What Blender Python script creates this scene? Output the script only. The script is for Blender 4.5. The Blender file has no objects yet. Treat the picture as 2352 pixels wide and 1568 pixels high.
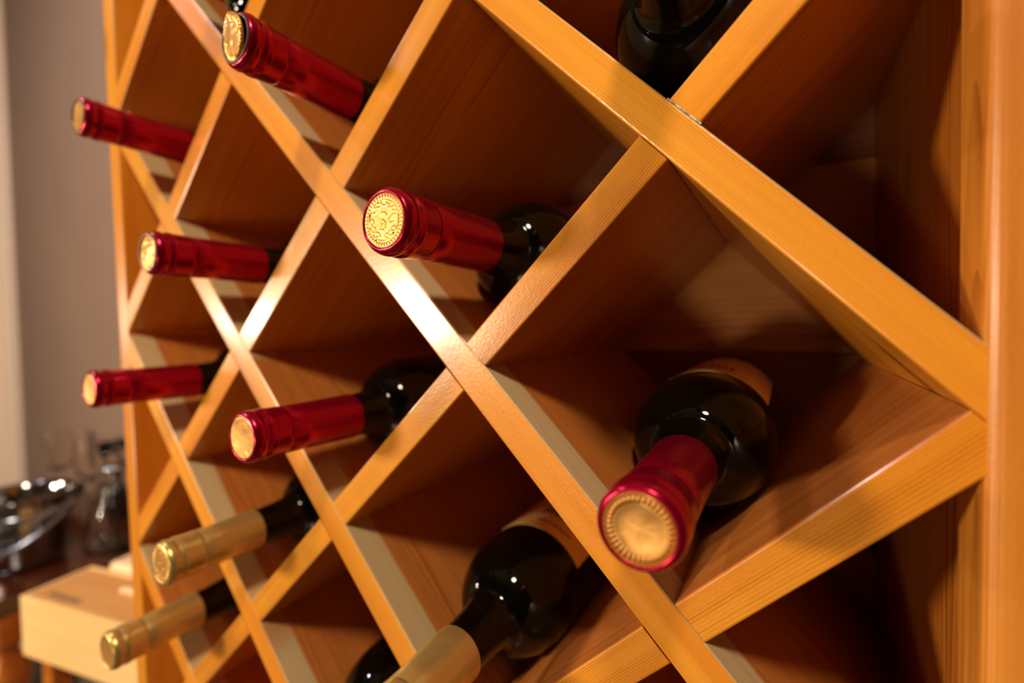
import bpy, bmesh, math, random
from mathutils import Vector, Matrix
random.seed(7)
sc = bpy.context.scene
col = sc.collection
PI = math.pi

# ------------------------------------------------------------------ camera
cam = bpy.data.cameras.new('camera')
cam_o = bpy.data.objects.new('camera', cam)
col.objects.link(cam_o)
right = Vector((0.86293, 0.50497, -0.01868))
down = Vector((-0.00135, -0.03467, -0.99940))
fwd = Vector((-0.50532, 0.86244, -0.02923))
R3 = Matrix((right, -down, -fwd)).transposed()
cam_o.matrix_world = Matrix.Translation((0.03727, -0.19052, -0.08390)) @ R3.to_4x4()
cam.sensor_width = 36.0
cam.lens = 36.0 * 1060.0 / 2352.0
cam.clip_start = 0.005
cam.dof.use_dof = True
cam.dof.focus_distance = 0.197
cam.dof.aperture_fstop = 3.4
sc.camera = cam_o

# ------------------------------------------------------------------ light and exposure
w = bpy.data.worlds.new('World'); sc.world = w; w.use_nodes = True
bg = w.node_tree.nodes['Background']
bg.inputs[0].default_value = (0.62, 0.40, 0.24, 1)
bg.inputs[1].default_value = 0.05

def area(name, loc, target, size, power, colour, size_y=None, shape='DISK'):
    l = bpy.data.lights.new(name, 'AREA'); l.shape = shape; l.size = size
    if size_y: l.size_y = size_y
    l.energy = power; l.color = colour
    o = bpy.data.objects.new(name, l); col.objects.link(o)
    o.location = loc
    o.rotation_euler = (Vector(target) - Vector(loc)).to_track_quat('-Z', 'Y').to_euler()
    return o
area('side_lamp', (-1.56, -1.60, 0.00), (-0.2, 0, -0.1), 0.26, 41, (1.0, 0.84, 0.60))
area('far_side_lamp', (-2.00, -1.03, -0.02), (-0.3, 0, -0.1), 0.11, 8, (1.0, 0.86, 0.66))
area('ceiling_lamp', (0.28, -0.82, 1.15), (-0.1, 0, -0.15), 0.20, 18, (1.0, 0.86, 0.66))
area('low_front_fill', (-0.50, -1.85, -0.50), (-0.1, 0, -0.1), 0.22, 7.5, (1.0, 0.80, 0.54))  # added fill from low in front, for the front faces and back boards
area('background_fill', (-1.45, -0.60, 1.15), (-1.5, 0.2, -0.3), 0.06, 11, (0.95, 0.92, 0.95))  # unseen fill, kept to brighten the wall and table at the left

sc.view_settings.view_transform = 'Standard'
sc.view_settings.look = 'None'
sc.view_settings.gamma = 1.0
sc.view_settings.use_curve_mapping = False
sc.view_settings.exposure = -0.14

# ------------------------------------------------------------------ materials
def lin(r, g, b):
    f = lambda c: (c / 255 / 12.92) if c / 255 <= 0.04045 else ((c / 255 + 0.055) / 1.055) ** 2.4
    return (f(r), f(g), f(b), 1)

class NT:
    def __init__(self, name):
        self.m = bpy.data.materials.new(name); self.m.use_nodes = True
        self.t = self.m.node_tree; self.n = self.t.nodes; self.l = self.t.links
        self.p = self.n['Principled BSDF']
    def node(self, typ, **kw):
        n = self.n.new(typ)
        for k, v in kw.items(): setattr(n, k, v)
        return n
    def link(self, a, b): self.l.new(a, b)
    def math(self, op, a, b=None, c=None, clamp=False):
        n = self.node('ShaderNodeMath', operation=op, use_clamp=clamp)
        for i, v in enumerate((a, b, c)):
            if v is None: continue
            if isinstance(v, (int, float)): n.inputs[i].default_value = v
            else: self.link(v, n.inputs[i])
        return n.outputs[0]
    def mix(self, f, a, b):
        n = self.node('ShaderNodeMix', data_type='RGBA')
        for i, v in ((0, f), (6, a), (7, b)):
            if isinstance(v, (int, float)): n.inputs[i].default_value = v
            elif isinstance(v, tuple): n.inputs[i].default_value = v
            else: self.link(v, n.inputs[i])
        return n.outputs[2]
    def noise(self, vec, scale=5, detail=3, rough=0.5):
        n = self.node('ShaderNodeTexNoise')
        n.inputs['Scale'].default_value = scale; n.inputs['Detail'].default_value = detail
        n.inputs['Roughness'].default_value = rough
        self.link(vec, n.inputs['Vector']); return n.outputs[0]
    def scale(self, vec, s, off=None):
        n = self.node('ShaderNodeVectorMath', operation='MULTIPLY'); self.link(vec, n.inputs[0]); n.inputs[1].default_value = s
        if off is None: return n.outputs[0]
        a = self.node('ShaderNodeVectorMath', operation='ADD'); self.link(n.outputs[0], a.inputs[0]); self.link(off, a.inputs[1])
        return a.outputs[0]
    def bump(self, h, strength, dist=0.001):
        b = self.node('ShaderNodeBump'); b.inputs['Strength'].default_value = strength; b.inputs['Distance'].default_value = dist
        self.link(h, b.inputs['Height']); self.link(b.outputs[0], self.p.inputs['Normal'])

def ramp01(nt, v, lo, hi):
    n = nt.node('ShaderNodeMapRange', interpolation_type='SMOOTHSTEP')
    nt.link(v, n.inputs[0]); n.inputs[1].default_value = lo; n.inputs[2].default_value = hi
    return n.outputs[0]

def wood(name, light, dark, line, sapwood=False, sheen_tint=False, ring=1150, rough=0.30, coat=0.42, contrast=0.98, knot=True, coat_rough=0.17):
    """grain runs along local X; growth rings are cylinders about a pith line off the board"""
    nt = NT(name)
    tc = nt.node('ShaderNodeTexCoord'); oi = nt.node('ShaderNodeObjectInfo')
    rnd = oi.outputs['Random']
    cx = nt.node('ShaderNodeCombineXYZ')
    for i, k in enumerate((13.0, 7.3, 4.1)): nt.link(nt.math('MULTIPLY', rnd, k), cx.inputs[i])
    P = tc.outputs['Object']
    warp = nt.noise(nt.scale(P, (2.2, 9, 9), cx.outputs[0]), 1.0, 2, 0.5)
    sep = nt.node('ShaderNodeSeparateXYZ'); nt.link(P, sep.inputs[0])
    y0 = nt.math('MULTIPLY_ADD', rnd, 0.06, 0.0)
    z0 = nt.math('MULTIPLY_ADD', nt.math('FRACT', nt.math('MULTIPLY', rnd, 17.7)), 0.05, 0.03)
    dy = nt.math('SUBTRACT', sep.outputs[1], y0); dz = nt.math('ADD', sep.outputs[2], z0)
    r = nt.math('SQRT', nt.math('ADD', nt.math('MULTIPLY', dy, dy), nt.math('MULTIPLY', dz, dz)))
    ph = nt.math('ADD', nt.math('MULTIPLY', r, ring), nt.math('MULTIPLY', warp, 8.0))
    saw = nt.math('FRACT', ph)
    patchy = ramp01(nt, nt.noise(nt.scale(P, (3, 130, 130), cx.outputs[0]), 1.0, 2), 0.30, 0.68)
    latew = nt.math('MULTIPLY', nt.math('POWER', saw, 2.2), nt.math('MULTIPLY_ADD', patchy, 0.95, 0.15))
    fine = nt.noise(nt.scale(P, (14, 700, 700), cx.outputs[0]), 1.0, 3, 0.6)
    tone = nt.noise(nt.scale(P, (3, 16, 30), cx.outputs[0]), 1.0, 2, 0.5)
    base = nt.mix(ramp01(nt, tone, 0.30, 0.70), light, dark)
    fac = nt.math('MULTIPLY', nt.math('ADD', nt.math('MULTIPLY', latew, 0.75), nt.math('MULTIPLY', fine, 0.35)), contrast, clamp=True)
    c = nt.mix(fac, base, line)
    if knot:
        v = nt.node('ShaderNodeTexVoronoi'); v.inputs['Scale'].default_value = 1.0
        nt.link(nt.scale(P, (4.5, 11, 11), cx.outputs[0]), v.inputs['Vector'])
        k = ramp01(nt, v.outputs['Distance'], 0.13, 0.03)
        c = nt.mix(nt.math('MULTIPLY', k, 0.75), c, lin(95, 40, 10))
    if sheen_tint:  # top faces tinted duller and pinker, standing in for reflections in the varnish
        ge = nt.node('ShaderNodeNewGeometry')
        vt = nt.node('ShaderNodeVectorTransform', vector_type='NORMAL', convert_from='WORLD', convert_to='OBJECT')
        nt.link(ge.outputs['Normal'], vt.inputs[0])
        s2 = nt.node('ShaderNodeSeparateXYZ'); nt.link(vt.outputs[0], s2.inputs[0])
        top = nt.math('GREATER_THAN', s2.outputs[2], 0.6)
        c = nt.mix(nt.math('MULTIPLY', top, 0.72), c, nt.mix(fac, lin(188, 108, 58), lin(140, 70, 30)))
    if sapwood:
        edge = ramp01(nt, nt.math('ADD', sep.outputs[1], nt.math('MULTIPLY', nt.math('SUBTRACT', warp, 0.5), 0.012)), 0.0195, 0.0165)
        blot = ramp01(nt, nt.noise(nt.scale(P, (9, 3, 3), cx.outputs[0]), 1.0, 1), 0.34, 0.40)
        m = nt.math('MULTIPLY', nt.math('MULTIPLY', top, edge), blot)
        pale = nt.mix(nt.math('MULTIPLY', fac, 0.6), lin(214, 186, 138), lin(190, 152, 96))
        c = nt.mix(m, c, pale)
    hs = nt.node('ShaderNodeHueSaturation'); nt.link(c, hs.inputs['Color'])
    nt.link(nt.math('MULTIPLY_ADD', nt.math('FRACT', nt.math('MULTIPLY', rnd, 5.3)), 0.22, 0.89), hs.inputs['Value'])
    nt.link(hs.outputs[0], nt.p.inputs['Base Color'])
    nt.p.inputs['Roughness'].default_value = rough
    nt.p.inputs['Coat Weight'].default_value = coat
    nt.p.inputs['Coat Roughness'].default_value = coat_rough
    orange = nt.noise(nt.scale(P, (420, 900, 900)), 1.0, 2, 0.5)
    h = nt.math('ADD', nt.math('MULTIPLY', orange, 0.7), nt.math('MULTIPLY', latew, 0.25))
    nt.bump(h, 0.20, 0.0008)
    return nt.m

PINE = wood('varnished_pine', lin(240, 163, 50), lin(227, 140, 34), lin(180, 92, 12), sheen_tint=True)
PANEL = wood('side_panel_pine', lin(226, 146, 52), lin(206, 120, 36), lin(150, 74, 12), coat=0.15, rough=0.42)
PINE_SAP = wood('varnished_pine_with_sapwood', lin(240, 163, 50), lin(227, 140, 34), lin(180, 92, 12), sapwood=True, sheen_tint=True)
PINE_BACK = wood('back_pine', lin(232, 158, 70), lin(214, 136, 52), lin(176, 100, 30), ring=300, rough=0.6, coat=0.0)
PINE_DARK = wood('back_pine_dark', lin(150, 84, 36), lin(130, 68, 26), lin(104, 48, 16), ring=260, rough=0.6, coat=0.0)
PALE = wood('pale_raw_wood', lin(250, 208, 144), lin(244, 194, 124), lin(222, 164, 92), ring=200, rough=0.6, coat=0.0, contrast=0.5, knot=False)
PALE2 = wood('pale_pink_wood', lin(250, 216, 176), lin(240, 198, 152), lin(216, 166, 120), ring=200, rough=0.6, coat=0.0, contrast=0.4, knot=False)
ORANGE = wood('orange_turned_wood', lin(214, 126, 44), lin(190, 100, 30), lin(140, 66, 18), ring=160, rough=0.25, coat=0.6)
DARKWOOD = wood('dark_table_wood', lin(86, 34, 12), lin(64, 24, 8), lin(40, 14, 6), ring=200, rough=0.22, coat=0.6, knot=False)

def simple(name, rgb, rough=0.5, metal=0.0, coat=0.0, spec=0.5):
    nt = NT(name)
    nt.p.inputs['Base Color'].default_value = rgb; nt.p.inputs['Roughness'].default_value = rough
    nt.p.inputs['Metallic'].default_value = metal; nt.p.inputs['Coat Weight'].default_value = coat
    nt.p.inputs['Specular IOR Level'].default_value = spec
    return nt

def glass_dark():
    nt = simple('dark_bottle_glass', (0.006, 0.006, 0.003, 1), 0.035)
    tc = nt.node('ShaderNodeTexCoord')
    n = nt.noise(nt.scale(tc.outputs['Object'], (60, 60, 60)), 1.0, 3, 0.6)
    nt.link(nt.mix(ramp01(nt, n, 0.45, 0.75), (0.0012, 0.0012, 0.0006, 1), (0.004, 0.0034, 0.0018, 1)), nt.p.inputs['Base Color'])
    nt.p.inputs['IOR'].default_value = 1.5; nt.p.inputs['Specular IOR Level'].default_value = 0.26
    return nt.m
GLASS = glass_dark()

def foil(name, a, b, rough, metal):
    nt = simple(name, a, rough, metal, 0.0)
    tc = nt.node('ShaderNodeTexCoord')
    n = nt.noise(nt.scale(tc.outputs['Object'], (90, 35, 90)), 1.0, 3, 0.55)
    nt.link(nt.mix(n, a, b), nt.p.inputs['Base Color'])
    st = nt.noise(nt.scale(tc.outputs['Object'], (500, 12, 500)), 1.0, 2, 0.5)
    nt.bump(nt.math('ADD', nt.math('MULTIPLY', n, 0.8), nt.math('MULTIPLY', st, 0.25)), 0.22, 0.0012)
    return nt.m
RED = foil('red_foil', lin(178, 0, 50), lin(146, 0, 36), 0.22, 0.72)
GOLD = foil('gold_foil', lin(214, 184, 112), lin(190, 156, 84), 0.30, 0.65)
BLACKFOIL = foil('black_foil', lin(20, 16, 16), lin(12, 10, 10), 0.25, 0.3)
GOLD_DISC = foil('bright_gold_foil', lin(220, 162, 88), lin(200, 142, 70), 0.38, 0.65)
GREYRIM = simple('grey_foil_rim', lin(150, 130, 120), 0.35, 0.6).m
BLACK = simple('black_hole', (0.004, 0.003, 0.002, 1), 0.8).m

def paper():
    nt = simple('label_paper', lin(226, 176, 112), 0.65)
    tc = nt.node('ShaderNodeTexCoord')
    n = nt.noise(nt.scale(tc.outputs['Object'], (40, 40, 40)), 1.0, 3)
    nt.link(nt.mix(n, lin(232, 184, 120), lin(216, 164, 98)), nt.p.inputs['Base Color'])
    return nt.m
PAPER = paper()
INK = simple('label_ink', lin(46, 24, 16), 0.6).m

# ------------------------------------------------------------------ helpers
def link_mesh(name, bm, mat, parent=None, smooth=False, loc=None, rot=None):
    me = bpy.data.meshes.new(name); bm.normal_update(); bm.to_mesh(me); bm.free()
    o = bpy.data.objects.new(name, me); col.objects.link(o)
    if mat: me.materials.append(mat)
    if smooth:
        for p in me.polygons: p.use_smooth = True
    if parent: o.parent = parent
    if loc is not None: o.location = loc
    if rot is not None: o.rotation_euler = rot
    return o

def empty(name, label, cat, loc=(0, 0, 0), rot=(0, 0, 0), group=None):
    o = bpy.data.objects.new(name, None); col.objects.link(o)
    o.location = loc; o.rotation_euler = rot; o.empty_display_size = 0.02
    o['label'] = label; o['category'] = cat
    if group: o['group'] = group
    return o

def tag(o, label, cat, group=None):
    o['label'] = label; o['category'] = cat
    if group: o['group'] = group
    return o

def struct(o): o['kind'] = 'structure'; return o

def bm_box(x0, x1, y0, y1, z0, z1, bevel=0.0, seg=2, bm=None):
    bm2 = bmesh.new()
    vs = [bm2.verts.new((x, y, z)) for x in (x0, x1) for y in (y0, y1) for z in (z0, z1)]
    for f in ((0, 1, 3, 2), (4, 6, 7, 5), (0, 4, 5, 1), (2, 3, 7, 6), (0, 2, 6, 4), (1, 5, 7, 3)):
        bm2.faces.new([vs[i] for i in f])
    bmesh.ops.recalc_face_normals(bm2, faces=bm2.faces)
    if bevel: bmesh.ops.bevel(bm2, geom=bm2.edges[:], offset=bevel, segments=seg, profile=0.5, affect='EDGES')
    if bm is None: return bm2
    me = bpy.data.meshes.new('t'); bm2.to_mesh(me); bm2.free(); bm.from_mesh(me); bpy.data.meshes.remove(me)
    return bm

def lathe(profile, seg=48, bm=None, axis='z', cap0=False, cap1=False):
    """profile: list of (t, r) along the axis"""
    bm = bm or bmesh.new()
    rings = []
    for t, r in profile:
        ring = []
        for i in range(seg):
            a = 2 * PI * i / seg
            p = (r * math.cos(a), r * math.sin(a), t)
            if axis == 'y': p = (r * math.cos(a), t, r * math.sin(a))
            ring.append(bm.verts.new(p))
        rings.append(ring)
    for A, B in zip(rings, rings[1:]):
        for i in range(seg):
            j = (i + 1) % seg
            bm.faces.new((A[i], A[j], B[j], B[i]))
    if cap0: bm.faces.new(rings[0])
    if cap1: bm.faces.new(rings[-1])
    bmesh.ops.recalc_face_normals(bm, faces=bm.faces)
    return bm

def clip(poly, nx, nz, d):
    """keep the side nx*x+nz*z <= d"""
    out = []
    for i, p in enumerate(poly):
        q = poly[(i + 1) % len(poly)]
        a = nx * p[0] + nz * p[1] - d; b = nx * q[0] + nz * q[1] - d
        if a <= 0: out.append(p)
        if a * b < 0:
            t = a / (a - b); out.append((p[0] + t * (q[0] - p[0]), p[1] + t * (q[1] - p[1])))
    return out

# ------------------------------------------------------------------ the setting
FLOOR = -1.28
WALL_Y = 0.36
def plaster(name, a, b):
    nt = simple(name, a, 0.85)
    tc = nt.node('ShaderNodeTexCoord')
    n = nt.noise(nt.scale(tc.outputs['Object'], (3, 3, 3)), 1.0, 4)
    nt.link(nt.mix(n, a, b), nt.p.inputs['Base Color'])
    f = nt.noise(nt.scale(tc.outputs['Object'], (160, 160, 160)), 1.0, 2)
    nt.bump(f, 0.1, 0.002)
    return nt.m
WALLM = plaster('grey_brown_plaster', lin(132, 104, 86), lin(120, 93, 77))
struct(link_mesh('wall_back', bm_box(-3.4, 1.6, WALL_Y, WALL_Y + 0.1, FLOOR, 1.6), WALLM))
struct(link_mesh('wall_left', bm_box(-3.5, -3.4, -2.6, WALL_Y + 0.1, FLOOR, 1.6), WALLM))
struct(link_mesh('ceiling', bm_box(-3.5, 1.6, -2.6, WALL_Y + 0.1, 1.6, 1.7), plaster('ceiling_plaster', lin(190, 170, 150), lin(182, 160, 140))))
def floor_mat():
    nt = simple('dark_floor', lin(74, 64, 56), 0.4)
    tc = nt.node('ShaderNodeTexCoord')
    n = nt.noise(nt.scale(tc.outputs['Object'], (4, 30, 4)), 1.0, 4)
    nt.link(nt.mix(n, lin(84, 74, 66), lin(60, 50, 42)), nt.p.inputs['Base Color'])
    return nt.m
struct(link_mesh('floor', bm_box(-3.5, 1.6, -2.6, WALL_Y + 0.1, FLOOR - 0.1, FLOOR), floor_mat()))
TRIM = plaster('pale_pink_paint', lin(246, 222, 200), lin(238, 210, 186))
t = struct(link_mesh('trim_1', bm_box(-2.74, -2.38, WALL_Y - 0.03, WALL_Y, FLOOR, 1.6, 0.004), TRIM))
for x in (-2.46, -2.55, -2.63):
    link_mesh('moulding', bm_box(x - 0.02, x + 0.02, WALL_Y - 0.045, WALL_Y - 0.03, FLOOR, 1.6, 0.006), TRIM, t)

# ------------------------------------------------------------------ the wine rack
D = 0.232
rack = empty('wine_rack', 'orange varnished pine wine rack with diagonal lattice of diamond cells', 'wine rack', (-0.2, 0.1, FLOOR))
def to_rack(o):
    o.parent = rack; o.matrix_parent_inverse = Matrix.Translation((0.2, -0.1, -FLOOR)); return o
XR = 0.0965
XL0, XLK = -0.4889, -0.0188      # inner face of the left side: x = XL0 + XLK * z
ZT, ZB = 0.40, -0.66
# measured lattice lines: angle in degrees, offset along the normal, thickness
A = {-2: (44.4, -0.2910, .0170), -1: (44.38, -.1488, .0168), 0: (43.57, -.0042, .0164), 1: (43.55, .1404, .0180), 2: (43.76, .2887, .0180), 3: (42.3, .4280, .0185), 4: (43.5, .5700, .018)}
Bd = {-2: (-46.4, .2810, .017), -1: (-46.4, .1370, .017), 0: (-46.42, -.0057, .0160), 1: (-46.41, -.1454, .0182), 2: (-47.58, -.2919, .0178), 3: (-47.2, -.4240, .0185), 4: (-44.2, -.5490, .0175), 5: (-45.5, -.692, .0175)}
def nrm(deg): a = math.radians(deg); return (-math.sin(a), math.cos(a)), (math.cos(a), math.sin(a))
def node(a, b):
    (n1, _), (n2, _) = nrm(A[a][0]), nrm(Bd[b][0]); o1, o2 = A[a][1], Bd[b][1]
    det = n1[0] * n2[1] - n1[1] * n2[0]
    return ((o1 * n2[1] - n1[1] * o2) / det, (n1[0] * o2 - n2[0] * o1) / det)
def frame_clip(poly):
    poly = clip(poly, 1, 0, XR); poly = clip(poly, -1, XLK, -XL0)
    poly = clip(poly, 0, 1, ZT); return clip(poly, 0, -1, -ZB)
def strip(line):
    deg, off, t = line; n, d = nrm(deg)
    pts = []
    for s, k in ((-1.5, -1), (1.5, -1), (1.5, 1), (-1.5, 1)):
        o = off + k * t / 2
        pts.append((n[0] * o + d[0] * s, n[1] * o + d[1] * s))
    return pts
def board(name, poly, line, mat, y0=0.0, y1=D, bev=0.0010):
    if len(poly) < 3: return None
    deg, off, t = line; n, d = nrm(deg)
    cx = sum(p[0] for p in poly) / len(poly); cz = sum(p[1] for p in poly) / len(poly)
    loc = [((p[0] - cx) * d[0] + (p[1] - cz) * d[1], (p[0] - cx) * n[0] + (p[1] - cz) * n[1]) for p in poly]
    if max(p[0] for p in loc) - min(p[0] for p in loc) < 0.012: return None
    bm = bmesh.new()
    f = [bm.verts.new((x, y0, z)) for x, z in loc]; b = [bm.verts.new((x, y1, z)) for x, z in loc]
    k = len(f)
    bm.faces.new(f); bm.faces.new(b[::-1])
    for i in range(k): bm.faces.new((f[i], b[i], b[(i + 1) % k], f[(i + 1) % k]))
    bmesh.ops.recalc_face_normals(bm, faces=bm.faces)
    es = [e for e in bm.edges if all(abs(v.co.y - y0) < 1e-6 for v in e.verts) and abs((e.verts[1].co - e.verts[0].co).normalized().x) > 0.97]
    bmesh.ops.bevel(bm, geom=es, offset=bev, segments=3, profile=0.5, affect='EDGES')
    o = link_mesh(name, bm, mat)
    # local x = along the board, y = depth, z = across it
    o.matrix_world = Matrix(((d[0], 0, n[0], cx), (0, 1, 0, 0), (d[1], 0, n[1], cz), (0, 0, 0, 1)))
    o.parent = rack; o.matrix_parent_inverse = Matrix.Translation((0.2, -0.1, -FLOOR))
    return o
for b, line in Bd.items():
    board('long_board', frame_clip(strip(line)), line, PINE_SAP)
bk = sorted(Bd)
for a, line in A.items():
    base = frame_clip(strip(line))
    for lo, hi in [(None, bk[0])] + list(zip(bk, bk[1:])) + [(bk[-1], None)]:
        p = base
        # Bd offsets fall as the index grows: keep between line lo (above) and line hi (below)
        if lo is not None:
            n, _ = nrm(Bd[lo][0]); p = clip(p, n[0], n[1], Bd[lo][1] - Bd[lo][2] / 2 - 0.0003)
        if hi is not None:
            n, _ = nrm(Bd[hi][0]); p = clip(p, -n[0], -n[1], -(Bd[hi][1] + Bd[hi][2] / 2 + 0.0003))
        if len(p) >= 3: board('cross_board', p, line, PINE)
# left side panel (slightly out of plumb, as measured)
def slab(name, pts, y0, y1, mat, bev=0.002):
    """upright board given by its outline in the front plane; grain vertical"""
    cx = sum(p[0] for p in pts) / len(pts); cz = sum(p[1] for p in pts) / len(pts)
    bm = bmesh.new()
    f = [bm.verts.new((p[1] - cz, y0, -(p[0] - cx))) for p in pts]; b = [bm.verts.new((p[1] - cz, y1, -(p[0] - cx))) for p in pts]
    k = len(f); bm.faces.new(f); bm.faces.new(b[::-1])
    for i in range(k): bm.faces.new((f[i], b[i], b[(i + 1) % k], f[(i + 1) % k]))
    bmesh.ops.recalc_face_normals(bm, faces=bm.faces)
    es = [e for e in bm.edges if all(abs(v.co.y - y0) < 1e-6 for v in e.verts)]
    bmesh.ops.bevel(bm, geom=es, offset=bev, segments=4, profile=0.5, affect='EDGES')
    o = link_mesh(name, bm, mat)
    o.matrix_world = Matrix(((0, 0, -1, cx), (0, 1, 0, 0), (1, 0, 0, cz), (0, 0, 0, 1)))
    o.parent = rack; o.matrix_parent_inverse = Matrix.Translation((0.2, -0.1, -FLOOR))
    return o
zl = FLOOR; zh = ZT + 0.02
xi = lambda z: XL0 + XLK * z
slab('side_panel', [(xi(zl) - .0195, zl), (xi(zl), zl), (xi(zh), zh), (xi(zh) - .0195, zh)], -0.0005, D + 0.012, PINE)
slab('side_panel', [(XR, zl), (XR + .02, zl), (XR + .02, zh), (XR, zh)], 0.020, D + 0.012, PANEL)
slab('face_stile', [(.0915, -.0 + zl), (.170, zl), (.170, zh), (.0885, zh)], -0.0018, 0.022, PANEL, 0.0042)
def hboard(name, x0, x1, y0, y1, z0, z1, mat, bev=0.0012):
    o = link_mesh(name, bm_box(-(x1 - x0) / 2, (x1 - x0) / 2, 0, y1 - y0, -(z1 - z0) / 2, (z1 - z0) / 2, bev, 1), mat)
    return to_rack_at(o, ((x0 + x1) / 2, y0, (z0 + z1) / 2))
def to_rack_at(o, loc):
    o.location = loc; return to_rack(o)
hboard('top_board', -0.52, 0.17, -0.002, D + 0.012, ZT, ZT + 0.022, PINE)
hboard('bottom_board', xi(ZB), XR, 0.0, D, ZB - 0.02, ZB, PINE)
hboard('plinth_board', xi(-1) , XR, 0.002, 0.022, FLOOR, ZB - 0.021, PINE)
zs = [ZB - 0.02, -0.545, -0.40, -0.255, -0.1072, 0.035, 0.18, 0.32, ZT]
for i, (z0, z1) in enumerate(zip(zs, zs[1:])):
    hboard('back_board', xi(0) - 0.01, XR + 0.0, D + 0.0005, D + 0.012, z0, z1, (PINE_BACK, PINE_DARK)[i % 2])  # boards differ in tone; lighter one above the seam paints in a lit patch

n0 = nrm(Bd[0][0]); nd, dd = n0
GLUE = simple('dried_glue', lin(226, 206, 176), 0.6).m
bm = bmesh.new(); rnd = random.Random(4); jx, jz = node(0, 0)
for i in range(22):
    t = -0.0085 + 0.017 * i / 21; u = Bd[0][2] / 2 + 0.0002; r = rnd.uniform(.00018, .00045)
    cx = jx + dd[0] * t + nd[0] * u; cz = jz + dd[1] * t + nd[1] * u
    bm_box(cx - r, cx + r, -0.0004, 0.0006, cz - r, cz + r, r * .5, 1, bm=bm)
to_rack(link_mesh('glue_bead', bm, GLUE))

# ------------------------------------------------------------------ wine bottles
RB = 0.0354        # bottle radius
RC = 0.0360        # with the clearance it lies at
LEN = 0.2845
def bottle_profile():
    p = [(0.0560, 0.0130), (0.0690, 0.0134), (0.078, 0.0141), (0.086, 0.0150), (0.0925, 0.0170)]
    # shoulder: a rounded curve from the neck to the body
    for i in range(1, 13):
        a = (PI / 2) * i / 12
        p.append((0.0925 + 0.030 * (1 - math.cos(a)) * 0.98 + 0.0005 * i, 0.0170 + (RB - 0.0170) * math.sin(a) ** 1.15))
    p += [(0.14, RB), (0.20, RB), (0.26, RB), (LEN - 0.006, RB), (LEN - 0.0018, RB - 0.0022), (LEN, RB - 0.007)]
    return p
def me_from(bm, name, mat, smooth=True):
    me = bpy.data.meshes.new(name); bm.normal_update(); bm.to_mesh(me); bm.free(); me.materials.append(mat)
    if smooth:
        for p in me.polygons: p.use_smooth = True
        me.set_sharp_from_angle(angle=math.radians(55))
    return me
def body_bm():
    bm = lathe(bottle_profile(), 72, axis='y')
    last = [v for v in bm.verts if abs(v.co.y - LEN) < 1e-6]
    c = bm.verts.new((0, LEN - 0.022, 0))
    last.sort(key=lambda v: math.atan2(v.co.z, v.co.x))
    for i in range(len(last)): bm.faces.new((last[i], last[(i + 1) % len(last)], c))
    bmesh.ops.recalc_face_normals(bm, faces=bm.faces); return bm
BODY_ME = me_from(body_bm(), 'glass_body', GLASS)
def capsule_bm(length):
    k = [(0.0014, .0108), (0.0002, .0113), (0.0, .0119), (0.0006, .0128), (0.0018, .0136), (0.0032, .0140), (0.0044, .01415), (0.0058, .0139), (0.0066, .01355),
         (0.0076, .01355), (0.0086, .0140), (0.0105, .0142), (0.0122, .0140), (0.0138, .01375), (0.0200, .01365), (0.0212, .0136),
         (0.0216, .01325), (0.0222, .01325), (0.0226, .01345), (0.034, .01350), (0.05, .0138), (length - .001, .01425), (length, .0142), (length, .0136)]
    return lathe(k, 64, axis='y')
CAP_RED_ME = me_from(capsule_bm(0.070), 'capsule', RED)
CAP_BLACK_ME = me_from(capsule_bm(0.066), 'capsule', BLACKFOIL)
CAP_GOLD_ME = me_from(capsule_bm(0.0610), 'capsule', GOLD)
def seg_dist(x, z, pts):
    best = 9
    for (x0, z0), (x1, z1) in zip(pts, pts[1:]):
        dx, dz = x1 - x0, z1 - z0; L = dx * dx + dz * dz or 1e-9
        t = max(0, min(1, ((x - x0) * dx + (z - z0) * dz) / L))
        best = min(best, math.hypot(x - x0 - t * dx, z - z0 - t * dz))
    return best
def emblem_curves():
    cs = []
    # a ring of plaited rope around plain marks
    for s in (0, 1):
        for a0, a1 in ((20, 68), (80, 160), (178, 258), (282, 340)):
            pts = []
            for i in range(25):
                a = math.radians(a0 + (a1 - a0) * i / 24)
                rr = 0.60 + 0.085 * math.sin(i / 24 * 3 * PI + s * PI)
                pts.append((rr * math.cos(a), rr * math.sin(a)))
            cs.append(pts)
    cs += [[(-.12, .26), (.02, .27), (.10, .18)], [(-.06, .02), (.08, -.08), (.10, -.28)], [(-.04, -.10), (-.12, -.24)], [(-.16, -.34), (.04, -.36)],
           [(.34, .12), (.26, .0), (.36, -.12), (.44, -.04)], [(.40, .16), (.46, .24)]]
    return cs
EMB = emblem_curves()
RD = 0.0113
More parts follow.
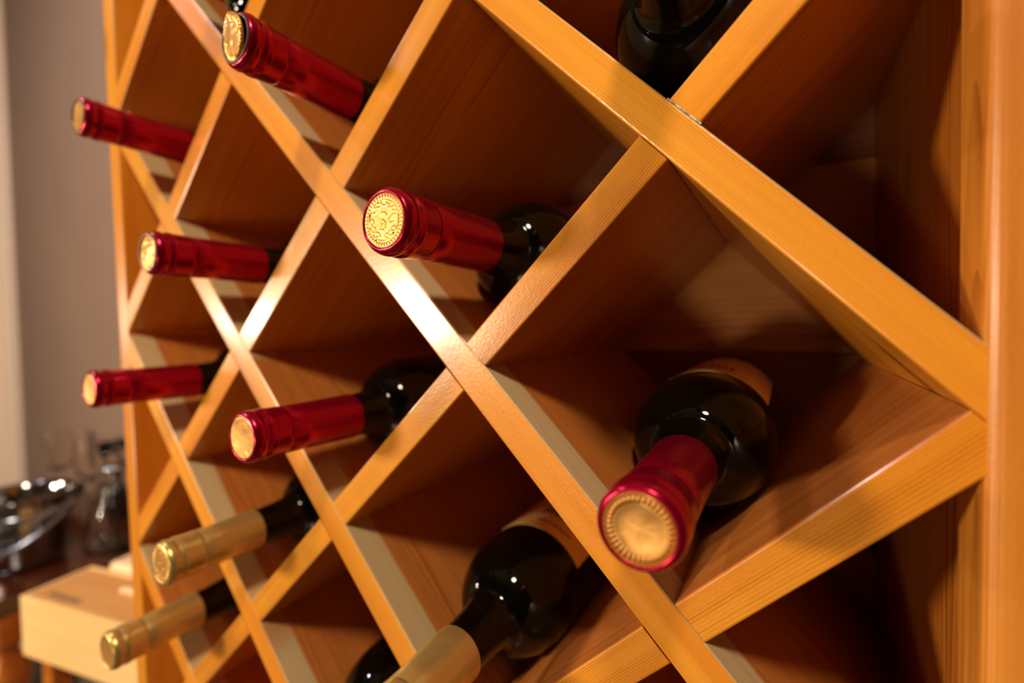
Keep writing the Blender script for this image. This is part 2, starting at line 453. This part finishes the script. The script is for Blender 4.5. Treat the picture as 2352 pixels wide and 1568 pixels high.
def disc_bm(kind):
    bm = bmesh.new(); NR, NS = (34, 240) if kind == 'emblem' else (28, 304)
    rnd = random.Random(3 if kind == 'crumpled' else 5)
    lumps = [(rnd.uniform(-1, 1), rnd.uniform(-1, 1), rnd.uniform(.10, .28), rnd.uniform(-.9, 1.2)) for _ in range(40)]
    rows = []
    for i in range(NR + 1):
        r = i / NR; row = []
        for j in range(NS):
            a = 2 * PI * j / NS; x, z = r * math.cos(a), r * math.sin(a)
            h = 0.0
            if kind == 'emblem':
                if r > .77:
                    rib = abs(((a / (2 * PI) * 40) % 1) - .5) * 2
                    band = min(1, (r - .77) / .05, max(0, (1.0 - r) / .05))
                    h = 0.00018 * (0.3 + (1 if rib < .72 else 0.0)) * band
                elif r > .72: h = 0.00035 * (1 - abs(r - .745) / .025)
                else:
                    d = min(seg_dist(x, z, c) for c in EMB)
                    h = 0.00013 * max(0, 1 - (d / .045) ** 2)
            elif kind == 'beaded':
                if r > .93: h = 0.0004
                elif r > .70:
                    ph = abs(((a / (2 * PI) * 38) % 1) - .5) * 2
                    h = -0.0006 + 0.0014 * max(0, 1 - ((r - .81) / .12) ** 2) * math.sqrt(max(0, 1 - ph ** 2))
                else:
                    h = -0.0007 * (1 - (r / .72) ** 4)
                    for lx, lz, lr, lh in lumps[:14]:
                        h += 0.00022 * lh * math.exp(-((x - lx) ** 2 + (z - lz) ** 2) / lr ** 2)
            elif kind == 'crumpled':
                for lx, lz, lr, lh in lumps:
                    h += 0.0008 * lh * math.exp(-((x - lx) ** 2 + (z - lz) ** 2) / (lr * .8) ** 2)
                rib = abs(((a / (2 * PI) * 40) % 1) - .5) * 2
                if r > .78: h += 0.0004 * rib
                h *= min(1, (1 - r) / .06 + .2); h += 0.0012 * (1 - r * r)
            else:
                h = -0.0005 * (1 - r * r)
                for lx, lz, lr, lh in lumps[:12]:
                    h += 0.00016 * lh * math.exp(-((x - lx) ** 2 + (z - lz) ** 2) / lr ** 2)
            if r > .985: h -= 0.0004
            row.append((x * RD, 0.0004 - h, z * RD))
        rows.append(row)
    c = bm.verts.new(rows[0][0]); prev = None
    for row in rows[1:]:
        cur = [bm.verts.new(p) for p in row]
        for j in range(NS):
            k = (j + 1) % NS
            if prev is None: bm.faces.new((c, cur[j], cur[k]))
            else: bm.faces.new((prev[j], cur[j], cur[k], prev[k]))
        prev = cur
    back = [bm.verts.new((v.co.x, 0.0016, v.co.z)) for v in prev]
    for j in range(NS):
        k = (j + 1) % NS; bm.faces.new((prev[j], back[j], back[k], prev[k]))
    bm.faces.new(back)
    bmesh.ops.recalc_face_normals(bm, faces=bm.faces)
    return bm
DISC = {k: me_from(disc_bm(k), 'end_disc', GOLD_DISC) for k in ('emblem', 'beaded', 'crumpled', 'plain')}
HOLE_ME = me_from(lathe([(-0.0001, .00001), (-0.0001, .00042), (0.0003, .00042)], 10, axis='y'), 'vent_hole', BLACK)
RIM_ME = me_from(lathe([(0.0004, .0110), (-0.0006, .0113), (-0.0006, .0118), (0.0008, .0123)], 48, axis='y'), 'rim', GREYRIM)

def patch_bm(y0, y1, a0, a1, r, na=40, ny=6, th=0.0002):
    bm = bmesh.new(); g = []
    for i in range(ny + 1):
        y = y0 + (y1 - y0) * i / ny
        g.append([bm.verts.new((r * math.cos(math.radians(a0 + (a1 - a0) * j / na)), y, r * math.sin(math.radians(a0 + (a1 - a0) * j / na)))) for j in range(na + 1)])
    for i in range(ny):
        for j in range(na): bm.faces.new((g[i][j], g[i][j + 1], g[i + 1][j + 1], g[i + 1][j]))
    bmesh.ops.recalc_face_normals(bm, faces=bm.faces)
    bmesh.ops.solidify(bm, geom=bm.faces[:], thickness=th)
    return bm
LABEL_ME = me_from(patch_bm(0.1420, 0.245, 26, 132, RB + 0.0003), 'label', PAPER)
def print_bm():
    bm = bmesh.new(); rnd = random.Random(11)
    def mark(y0, y1, a0, a1):
        me = bpy.data.meshes.new('t'); b2 = patch_bm(y0, y1, a0, a1, RB + 0.00055, 4, 1, 0.0001); b2.to_mesh(me); b2.free(); bm.from_mesh(me); bpy.data.meshes.remove(me)
    a = 52
    while a < 92:
        wd = rnd.uniform(1.2, 2.4); mark(0.1515, 0.1515 + rnd.uniform(.0014, .0024), a, a + wd); a += wd + rnd.uniform(.9, 1.5)
    for a0, a1, y0, y1 in ((66, 69, .164, .176), (69, 74, .164, .166), (73, 75.5, .164, .176), (78, 81, .164, .176), (81, 86, .169, .1715), (85, 88, .164, .176), (91, 94, .164, .176), (94, 99, .164, .166), (94, 98, .1695, .1715)):
        mark(y0, y1, a0, a1)
    return bm
PRINT_ME = me_from(print_bm(), 'label_print', INK, False)

def inst(name, me, parent, loc=(0, 0, 0), rot=(0, 0, 0), scale=None):
    o = bpy.data.objects.new(name, me); col.objects.link(o); o.parent = parent; o.location = loc; o.rotation_euler = rot
    if scale: o.scale = scale
    return o
def bottle(cell, tip, foil_kind, disc, label, group=None, with_label=False, roll=0, disc_rot=(0, 0, 0), disc_loc=(0, 0, 0), rim=False, push=0.0, lift=0.0):
    """tip: measured centre of the cork end, or None for a bottle lying square in its cell"""
    # axis of a bottle touching both boards of its V
    la, lb = A[cell[0]], Bd[cell[1]]; (n1, _), (n2, _) = nrm(la[0]), nrm(lb[0])
    o1 = la[1] + la[2] / 2 + RC + 0.0002; o2 = lb[1] + lb[2] / 2 + RC + 0.0002
    det = n1[0] * n2[1] - n1[1] * n2[0]
    ax = (o1 * n2[1] - n1[1] * o2) / det; az = (n1[0] * o2 - n2[0] * o1) / det + lift
    back = Vector((ax, D - 0.002 + push, az))
    front = Vector((ax, D - 0.002 + push - LEN, az))
    if tip:
        dx = max(-.003, min(.003, tip[0] - ax)); dz = max(tip[2] - az, abs(dx) - 0.0018)
        front = Vector((ax + dx, tip[1], az + dz)); back.y = tip[1] + LEN
    # the body rests in the V at the back; the neck end follows the measured point
    d = (back - front).normalized()
    q = Vector((0, 1, 0)).rotation_difference(d)
    root = empty('wine_bottle', label, 'bottle', front, (0, 0, 0), group)
    root.rotation_mode = 'QUATERNION'; root.rotation_quaternion = q
    inst('glass_body', BODY_ME, root)
    cp = inst('capsule', {'red': CAP_RED_ME, 'gold': CAP_GOLD_ME, 'black': CAP_BLACK_ME}[foil_kind], root)
    if disc:
        ds = inst('end_disc', DISC[disc], root, disc_loc, (disc_rot[0], roll, disc_rot[2]))
        if rim: inst('rim', RIM_ME, cp)
        if disc == 'emblem':
            for px, pz in ((-.36, .62), (-.74, .16), (.52, -.42), (-.30, -.70)):
                inst('vent_hole', HOLE_ME, ds, (px * RD, 0.0003, pz * RD), (0, 0, 0))
    if with_label:
        lb = inst('label', LABEL_ME, root, (0, 0, 0), (0, with_label, 0)); inst('label_print', PRINT_ME, lb)
    return root
G = 'wine bottles lying in the rack'
bottle((-1, 1), (-.0002, -.0535, -.1453), 'red', 'beaded', 'red-capped wine bottle nearest the camera, in the cell by the right post', G, with_label=math.radians(-4))
bottle((0, 1), (-.1027, -.0535, -.0406), 'red', 'emblem', 'red-capped wine bottle in the middle of the rack with embossed ribbed gold end', G, roll=math.radians(8))
bottle((1, 1), (-.2024, -.0540, .0653), 'red', 'crumpled', 'red-capped wine bottle at upper left with crumpled bright gold end seal', G, disc_rot=(0.12, 0, -0.16), disc_loc=(-.0008, -0.0016, 0.0004), rim=True)
bottle((2, 2), (-.4082, -.0540, .0745), 'red', 'plain', 'red-capped wine bottle highest along the left side panel, against the plain wall', G, rim=True)
bottle((1, 2), (-.3067, -.0540, -.035), 'red', 'crumpled', 'red-capped wine bottle with dented gold ring end, left of the middle bottle', G, rim=True)
bottle((1, 3), (-.4100, -.0560, -.1277), 'red', 'plain', 'red-capped wine bottle with blank shiny gold end, lower one by the left side panel', G)
bottle((0, 2), (-.2096, -.0545, -.1404), 'red', 'plain', 'red-capped wine bottle with smooth wrinkled gold end, just above the gold-capped ones', G, rim=False)
bottle((0, 3), (-.3066, -.0552, -.2325), 'gold', 'emblem', 'gold-capped wine bottle with ribbed end, upper of two at lower left', G, roll=1)
bottle((0, 4), (-.3951, -.0553, -.3185), 'gold', 'plain', 'gold-capped wine bottle with smooth end, lower of two at lower left before wooden box', G)
bottle((-1, 2), None, 'gold', 'plain', push=-0.013, label= 'large gold-capped wine bottle at bottom centre with tan paper label, neck end cut off', group=G, with_label=math.radians(2))
bottle((-1, 3), None, 'black', 'plain', push=-0.030, label='dark wine bottle at bottom edge, left of the big gold cap, only shoulder showing', group=G)
bottle((0, 0), None, 'black', 'plain', push=-0.024, label='dark wine bottle at top right, only its glossy black shoulder showing', group=G)
bottle((2, 1), None, 'black', 'plain', push=-0.033, label='dark wine bottle at top left edge behind the crumpled gold seal', group=G)

# ------------------------------------------------------------------ table, boxes and glassware at the left
TZ = -0.56
table = empty('console_table', 'dark brown wooden side table with orange turned legs against the wall', 'table', (-1.6, 0.17, FLOOR))
def under(o, par, origin):
    o.parent = par; o.matrix_parent_inverse = Matrix.Translation(Vector(origin)).inverted(); return o
TO = (-1.6, 0.17, FLOOR)
under(link_mesh('table_top', bm_box(-0.415, 0.415, -0.165, 0.165, -0.016, 0.016, 0.004, 2), DARKWOOD, loc=(-1.60, 0.185, TZ - 0.016)), table, TO)
for (x0, x1, y0, y1) in ((-1.975, -1.225, 0.045, 0.065), (-1.975, -1.225, 0.305, 0.325), (-1.980, -1.962, 0.065, 0.305), (-1.236, -1.218, 0.065, 0.305)):
    under(link_mesh('apron', bm_box(-(x1 - x0) / 2, (x1 - x0) / 2, -(y1 - y0) / 2, (y1 - y0) / 2, -0.035, 0.035, 0.002, 1), ORANGE, loc=((x0 + x1) / 2, (y0 + y1) / 2, TZ - 0.0675)), table, TO)
leg_p = [(0, .018), (.015, .026), (.04, .020), (.06, .016), (.12, .020), (.20, .030), (.27, .022), (.30, .016), (.33, .024), (.36, .034), (.40, .036), (.44, .030), (.48, .018), (.50, .017), (.53, .028), (.555, .034), (.575, .032), (.60, .019), (.612, .016), (.622, .024), (.634, .030), (.646, .026), (.655, .030), (.688, .030)]
LEG_ME = me_from(lathe(leg_p, 28, cap0=True, cap1=True), 'leg', ORANGE)
for x, y in ((-1.222, 0.058), (-1.222, 0.312), (-1.975, 0.058), (-1.975, 0.312)):
    o = bpy.data.objects.new('leg', LEG_ME); col.objects.link(o); o.location = (x, y, FLOOR); under(o, table, TO)

ROT = math.radians(11.4)
SB = -0.634
stool = empty('stool', 'plain light wooden stool under the pale wine box beside the table', 'stool', (-0.93, 0.17, FLOOR), (0, 0, ROT))
link_mesh('seat', bm_box(-0.165, 0.150, -0.070, 0.105, -0.008, 0, 0.002, 1), PALE, stool, loc=(0, 0, SB - FLOOR))
for x in (-0.149, 0.136):
    for y in (-0.056, 0.090):
        link_mesh('leg', bm_box(-0.014, 0.014, -0.014, 0.014, 0, SB - FLOOR - 0.008, 0.002, 1), ORANGE, stool, loc=(x, y, 0))
for y in (-0.056, 0.090):
    link_mesh('rail', bm_box(-0.135, 0.122, -0.008, 0.008, -0.012, 0.012, 0.001, 1), ORANGE, stool, loc=(0, y, 0.2))
# box with sliding lid; origin at its lower front-left corner
box = empty('wooden_wine_box', 'long pale wooden wine box with a sliding lid and a grey stamp, in front', 'box', (-1.098, 0.052, SB + 0.0004), (0, 0, ROT))
BL, BW, BH = 0.335, 0.106, 0.104
link_mesh('front_board', bm_box(0, BL, 0, 0.008, 0, BH, 0.001, 1), PALE, box)
link_mesh('rear_board', bm_box(0, BL, BW - 0.008, BW, 0, BH, 0.001, 1), PALE, box)
link_mesh('end_board', bm_box(0.0, 0.008, 0.0082, BW - 0.0082, 0, BH, 0.001, 1), PALE, box)
link_mesh('end_board', bm_box(BL - 0.008, BL, 0.0082, BW - 0.0082, 0, BH, 0.001, 1), PALE, box)
link_mesh('bottom_board', bm_box(0.0082, BL - 0.0082, 0.0082, BW - 0.0082, 0, 0.006, 0.0, 1), PALE, box)
LID = wood('lid_wood', lin(226, 164, 96), lin(212, 146, 78), lin(186, 118, 58), ring=200, rough=0.6, coat=0.0, contrast=0.5, knot=False)
link_mesh('lid', bm_box(0.0082, BL - 0.0082, 0.0082, BW - 0.0082, BH - 0.0075, BH - 0.0012, 0.0008, 1), LID, box)
link_mesh('lid_grip', bm_box(0.155, 0.30, 0.060, 0.070, BH - 0.0011, BH + 0.006, 0.002, 1), PALE2, box)
stamp = simple('grey_stamp_ink', lin(120, 100, 78), 0.7).m
bm = bmesh.new()
for i in range(7): bm_box(0.040 + i * 0.012, 0.049 + i * 0.012, 0.016, 0.026, BH - 0.0012, BH - 0.0009, bm=bm)
link_mesh('stamp', bm, stamp, box)
sb = empty('pale_wooden_case', 'paler pinkish wooden case lying behind the wine box, its rounded end showing', 'box', (-1.075, 0.170, SB + 0.0004), (0, 0, ROT))
link_mesh('case_body', bm_box(0, 0.27, 0, 0.075, 0, 0.088, 0.004, 2), PALE2, sb)
link_mesh('case_lid', bm_box(-0.004, 0.274, -0.004, 0.079, 0.0882, 0.116, 0.010, 3), PALE2, sb)

STEEL = simple('polished_steel', lin(150, 146, 146), 0.10, 1.0).m
STEEL2 = simple('brushed_band', lin(170, 176, 190), 0.22, 1.0).m
bk_o = empty('ice_bucket', 'polished steel ice bucket with a swinging bail handle on the dark table', 'bucket', (-1.350, 0.112, TZ + 0.0004))
bm = lathe([(0.0, .055), (0.002, .066), (.016, .070), (.125, .084), (.140, .086), (.144, .0895), (.148, .090), (.150, .0875), (.146, .083), (.125, .080), (.016, .066), (.007, .05)], 56, cap0=True, cap1=True)
link_mesh('pail', bm, STEEL, bk_o, True)
link_mesh('band', lathe([(.100, .0815), (.101, .0845), (.118, .0865), (.119, .0835)], 56), STEEL2, bk_o, True)
def tube(pts, r, seg=10):
    bm = bmesh.new(); rings = []
    for i, p in enumerate(pts):
        p = Vector(p); d = (Vector(pts[min(i + 1, len(pts) - 1)]) - Vector(pts[max(i - 1, 0)])).normalized()
        u = d.orthogonal().normalized() if not rings else (pu - d * pu.dot(d)).normalized()
        pu = u; v = d.cross(u)
        rings.append([bm.verts.new(p + r * (math.cos(2 * PI * k / seg) * u + math.sin(2 * PI * k / seg) * v)) for k in range(seg)])
    for a, b in zip(rings, rings[1:]):
        for k in range(seg): bm.faces.new((a[k], a[(k + 1) % seg], b[(k + 1) % seg], b[k]))
    bm.faces.new(rings[0]); bm.faces.new(rings[-1])
    bmesh.ops.recalc_face_normals(bm, faces=bm.faces); return bm
pts = []
for i in range(25):
    # the bail hangs down over the front: a half circle between the two ears
    a = PI * i / 24
    pts.append((0.091 * math.cos(a) * 0.80 + 0.062 * math.sin(a), 0.091 * math.cos(a) * 0.60 - 0.078 * math.sin(a), 0.112 - 0.062 * math.sin(a)))
link_mesh('bail_handle', tube(pts, 0.0042), STEEL2, bk_o, True)
CLEAR = NT('clear_glass'); CLEAR.p.inputs['Transmission Weight'].default_value = 1.0; CLEAR.p.inputs['Roughness'].default_value = 0.02
CLEAR.p.inputs['Base Color'].default_value = (0.90, 0.84, 0.80, 1); CLEAR.p.inputs['IOR'].default_value = 1.45; CLEAR = CLEAR.m
THIN = NT('thin_clear_glass'); THIN.p.inputs['Transmission Weight'].default_value = 1.0; THIN.p.inputs['Roughness'].default_value = 0.03
THIN.p.inputs['Base Color'].default_value = (0.96, 0.93, 0.90, 1); THIN.p.inputs['IOR'].default_value = 1.2; THIN = THIN.m
ca = empty('glass_carafe', 'clear glass carafe with a broad base on the dark table near the rack', 'carafe', (-1.262, 0.250, TZ + 0.0004))
prof = [(0.0, .046), (.004, .062), (.02, .067), (.05, .064), (.09, .050), (.13, .034), (.17, .025), (.20, .026), (.235, .034)]
inner = [(t + (0.006 if i == 0 else 0.0), r - 0.0025) for i, (t, r) in enumerate(prof)]
link_mesh('vessel', lathe(prof + inner[::-1], 48, cap0=True, cap1=True), THIN, ca, True)
link_mesh('neck_ring', lathe([(.176, .0252), (.176, .029), (.184, .029), (.184, .0255)], 40), STEEL2, ca, True)
gp = [(0, .030), (.002, .032), (.004, .020), (.008, .005), (.08, .004), (.09, .010), (.11, .030), (.14, .037), (.17, .035), (.20, .029)]
gin = [(t + (0.003 if t > .085 else 0), max(.0004, r - 0.0012)) for t, r in gp if t > .085]
GL_ME = me_from(lathe(gp + gin[::-1], 36, cap0=True, cap1=True), 'goblet', THIN)
STEM_ME = me_from(lathe([(.078, .0042), (.082, .0065), (.086, .0062), (.090, .0105)], 20), 'stem_knop', CLEAR)
for (x, y), lb in (((-1.76, 0.285), 'clear stemmed wine glass behind the black bowl, farther from the rack'), ((-1.56, 0.295), 'clear stemmed wine glass by the wall, nearer the carafe')):
    g = empty('wine_glass', lb, 'glass', (x, y, TZ + 0.0004), group='wine glasses on the table')
    inst('goblet', GL_ME, g); inst('stem_knop', STEM_ME, g)
bw = empty('black_bowl', 'shallow black bowl on the dark table behind the ice bucket', 'bowl', (-1.66, 0.235, TZ + 0.0004))
BLK = simple('black_glaze', lin(26, 20, 18), 0.25).m
link_mesh('bowl_shell', lathe([(0, .030), (.004, .034), (.02, .050), (.05, .070), (.062, .076), (.064, .0755), (.052, .067), (.022, .046), (.008, .02)], 44, cap0=True, cap1=True), BLK, bw, True)
link_mesh('foot_ring', lathe([(0.0, .0302), (0.0, .040), (.006, .0405), (.006, .036)], 44), BLK, bw, True)
db = empty('small_dark_bottle', 'small black bottle standing by the wall next to the rack', 'bottle', (-1.46, 0.315, TZ + 0.0004))
link_mesh('bottle_body', lathe([(0, .020), (.002, .024), (.07, .024), (.085, .018), (.095, .010), (.118, .010)], 32, cap0=True, cap1=True), BLK, db, True)
link_mesh('stopper', lathe([(.1185, .009), (.120, .0125), (.130, .0125), (.132, .010)], 24, cap0=True, cap1=True), BLK, db, True)
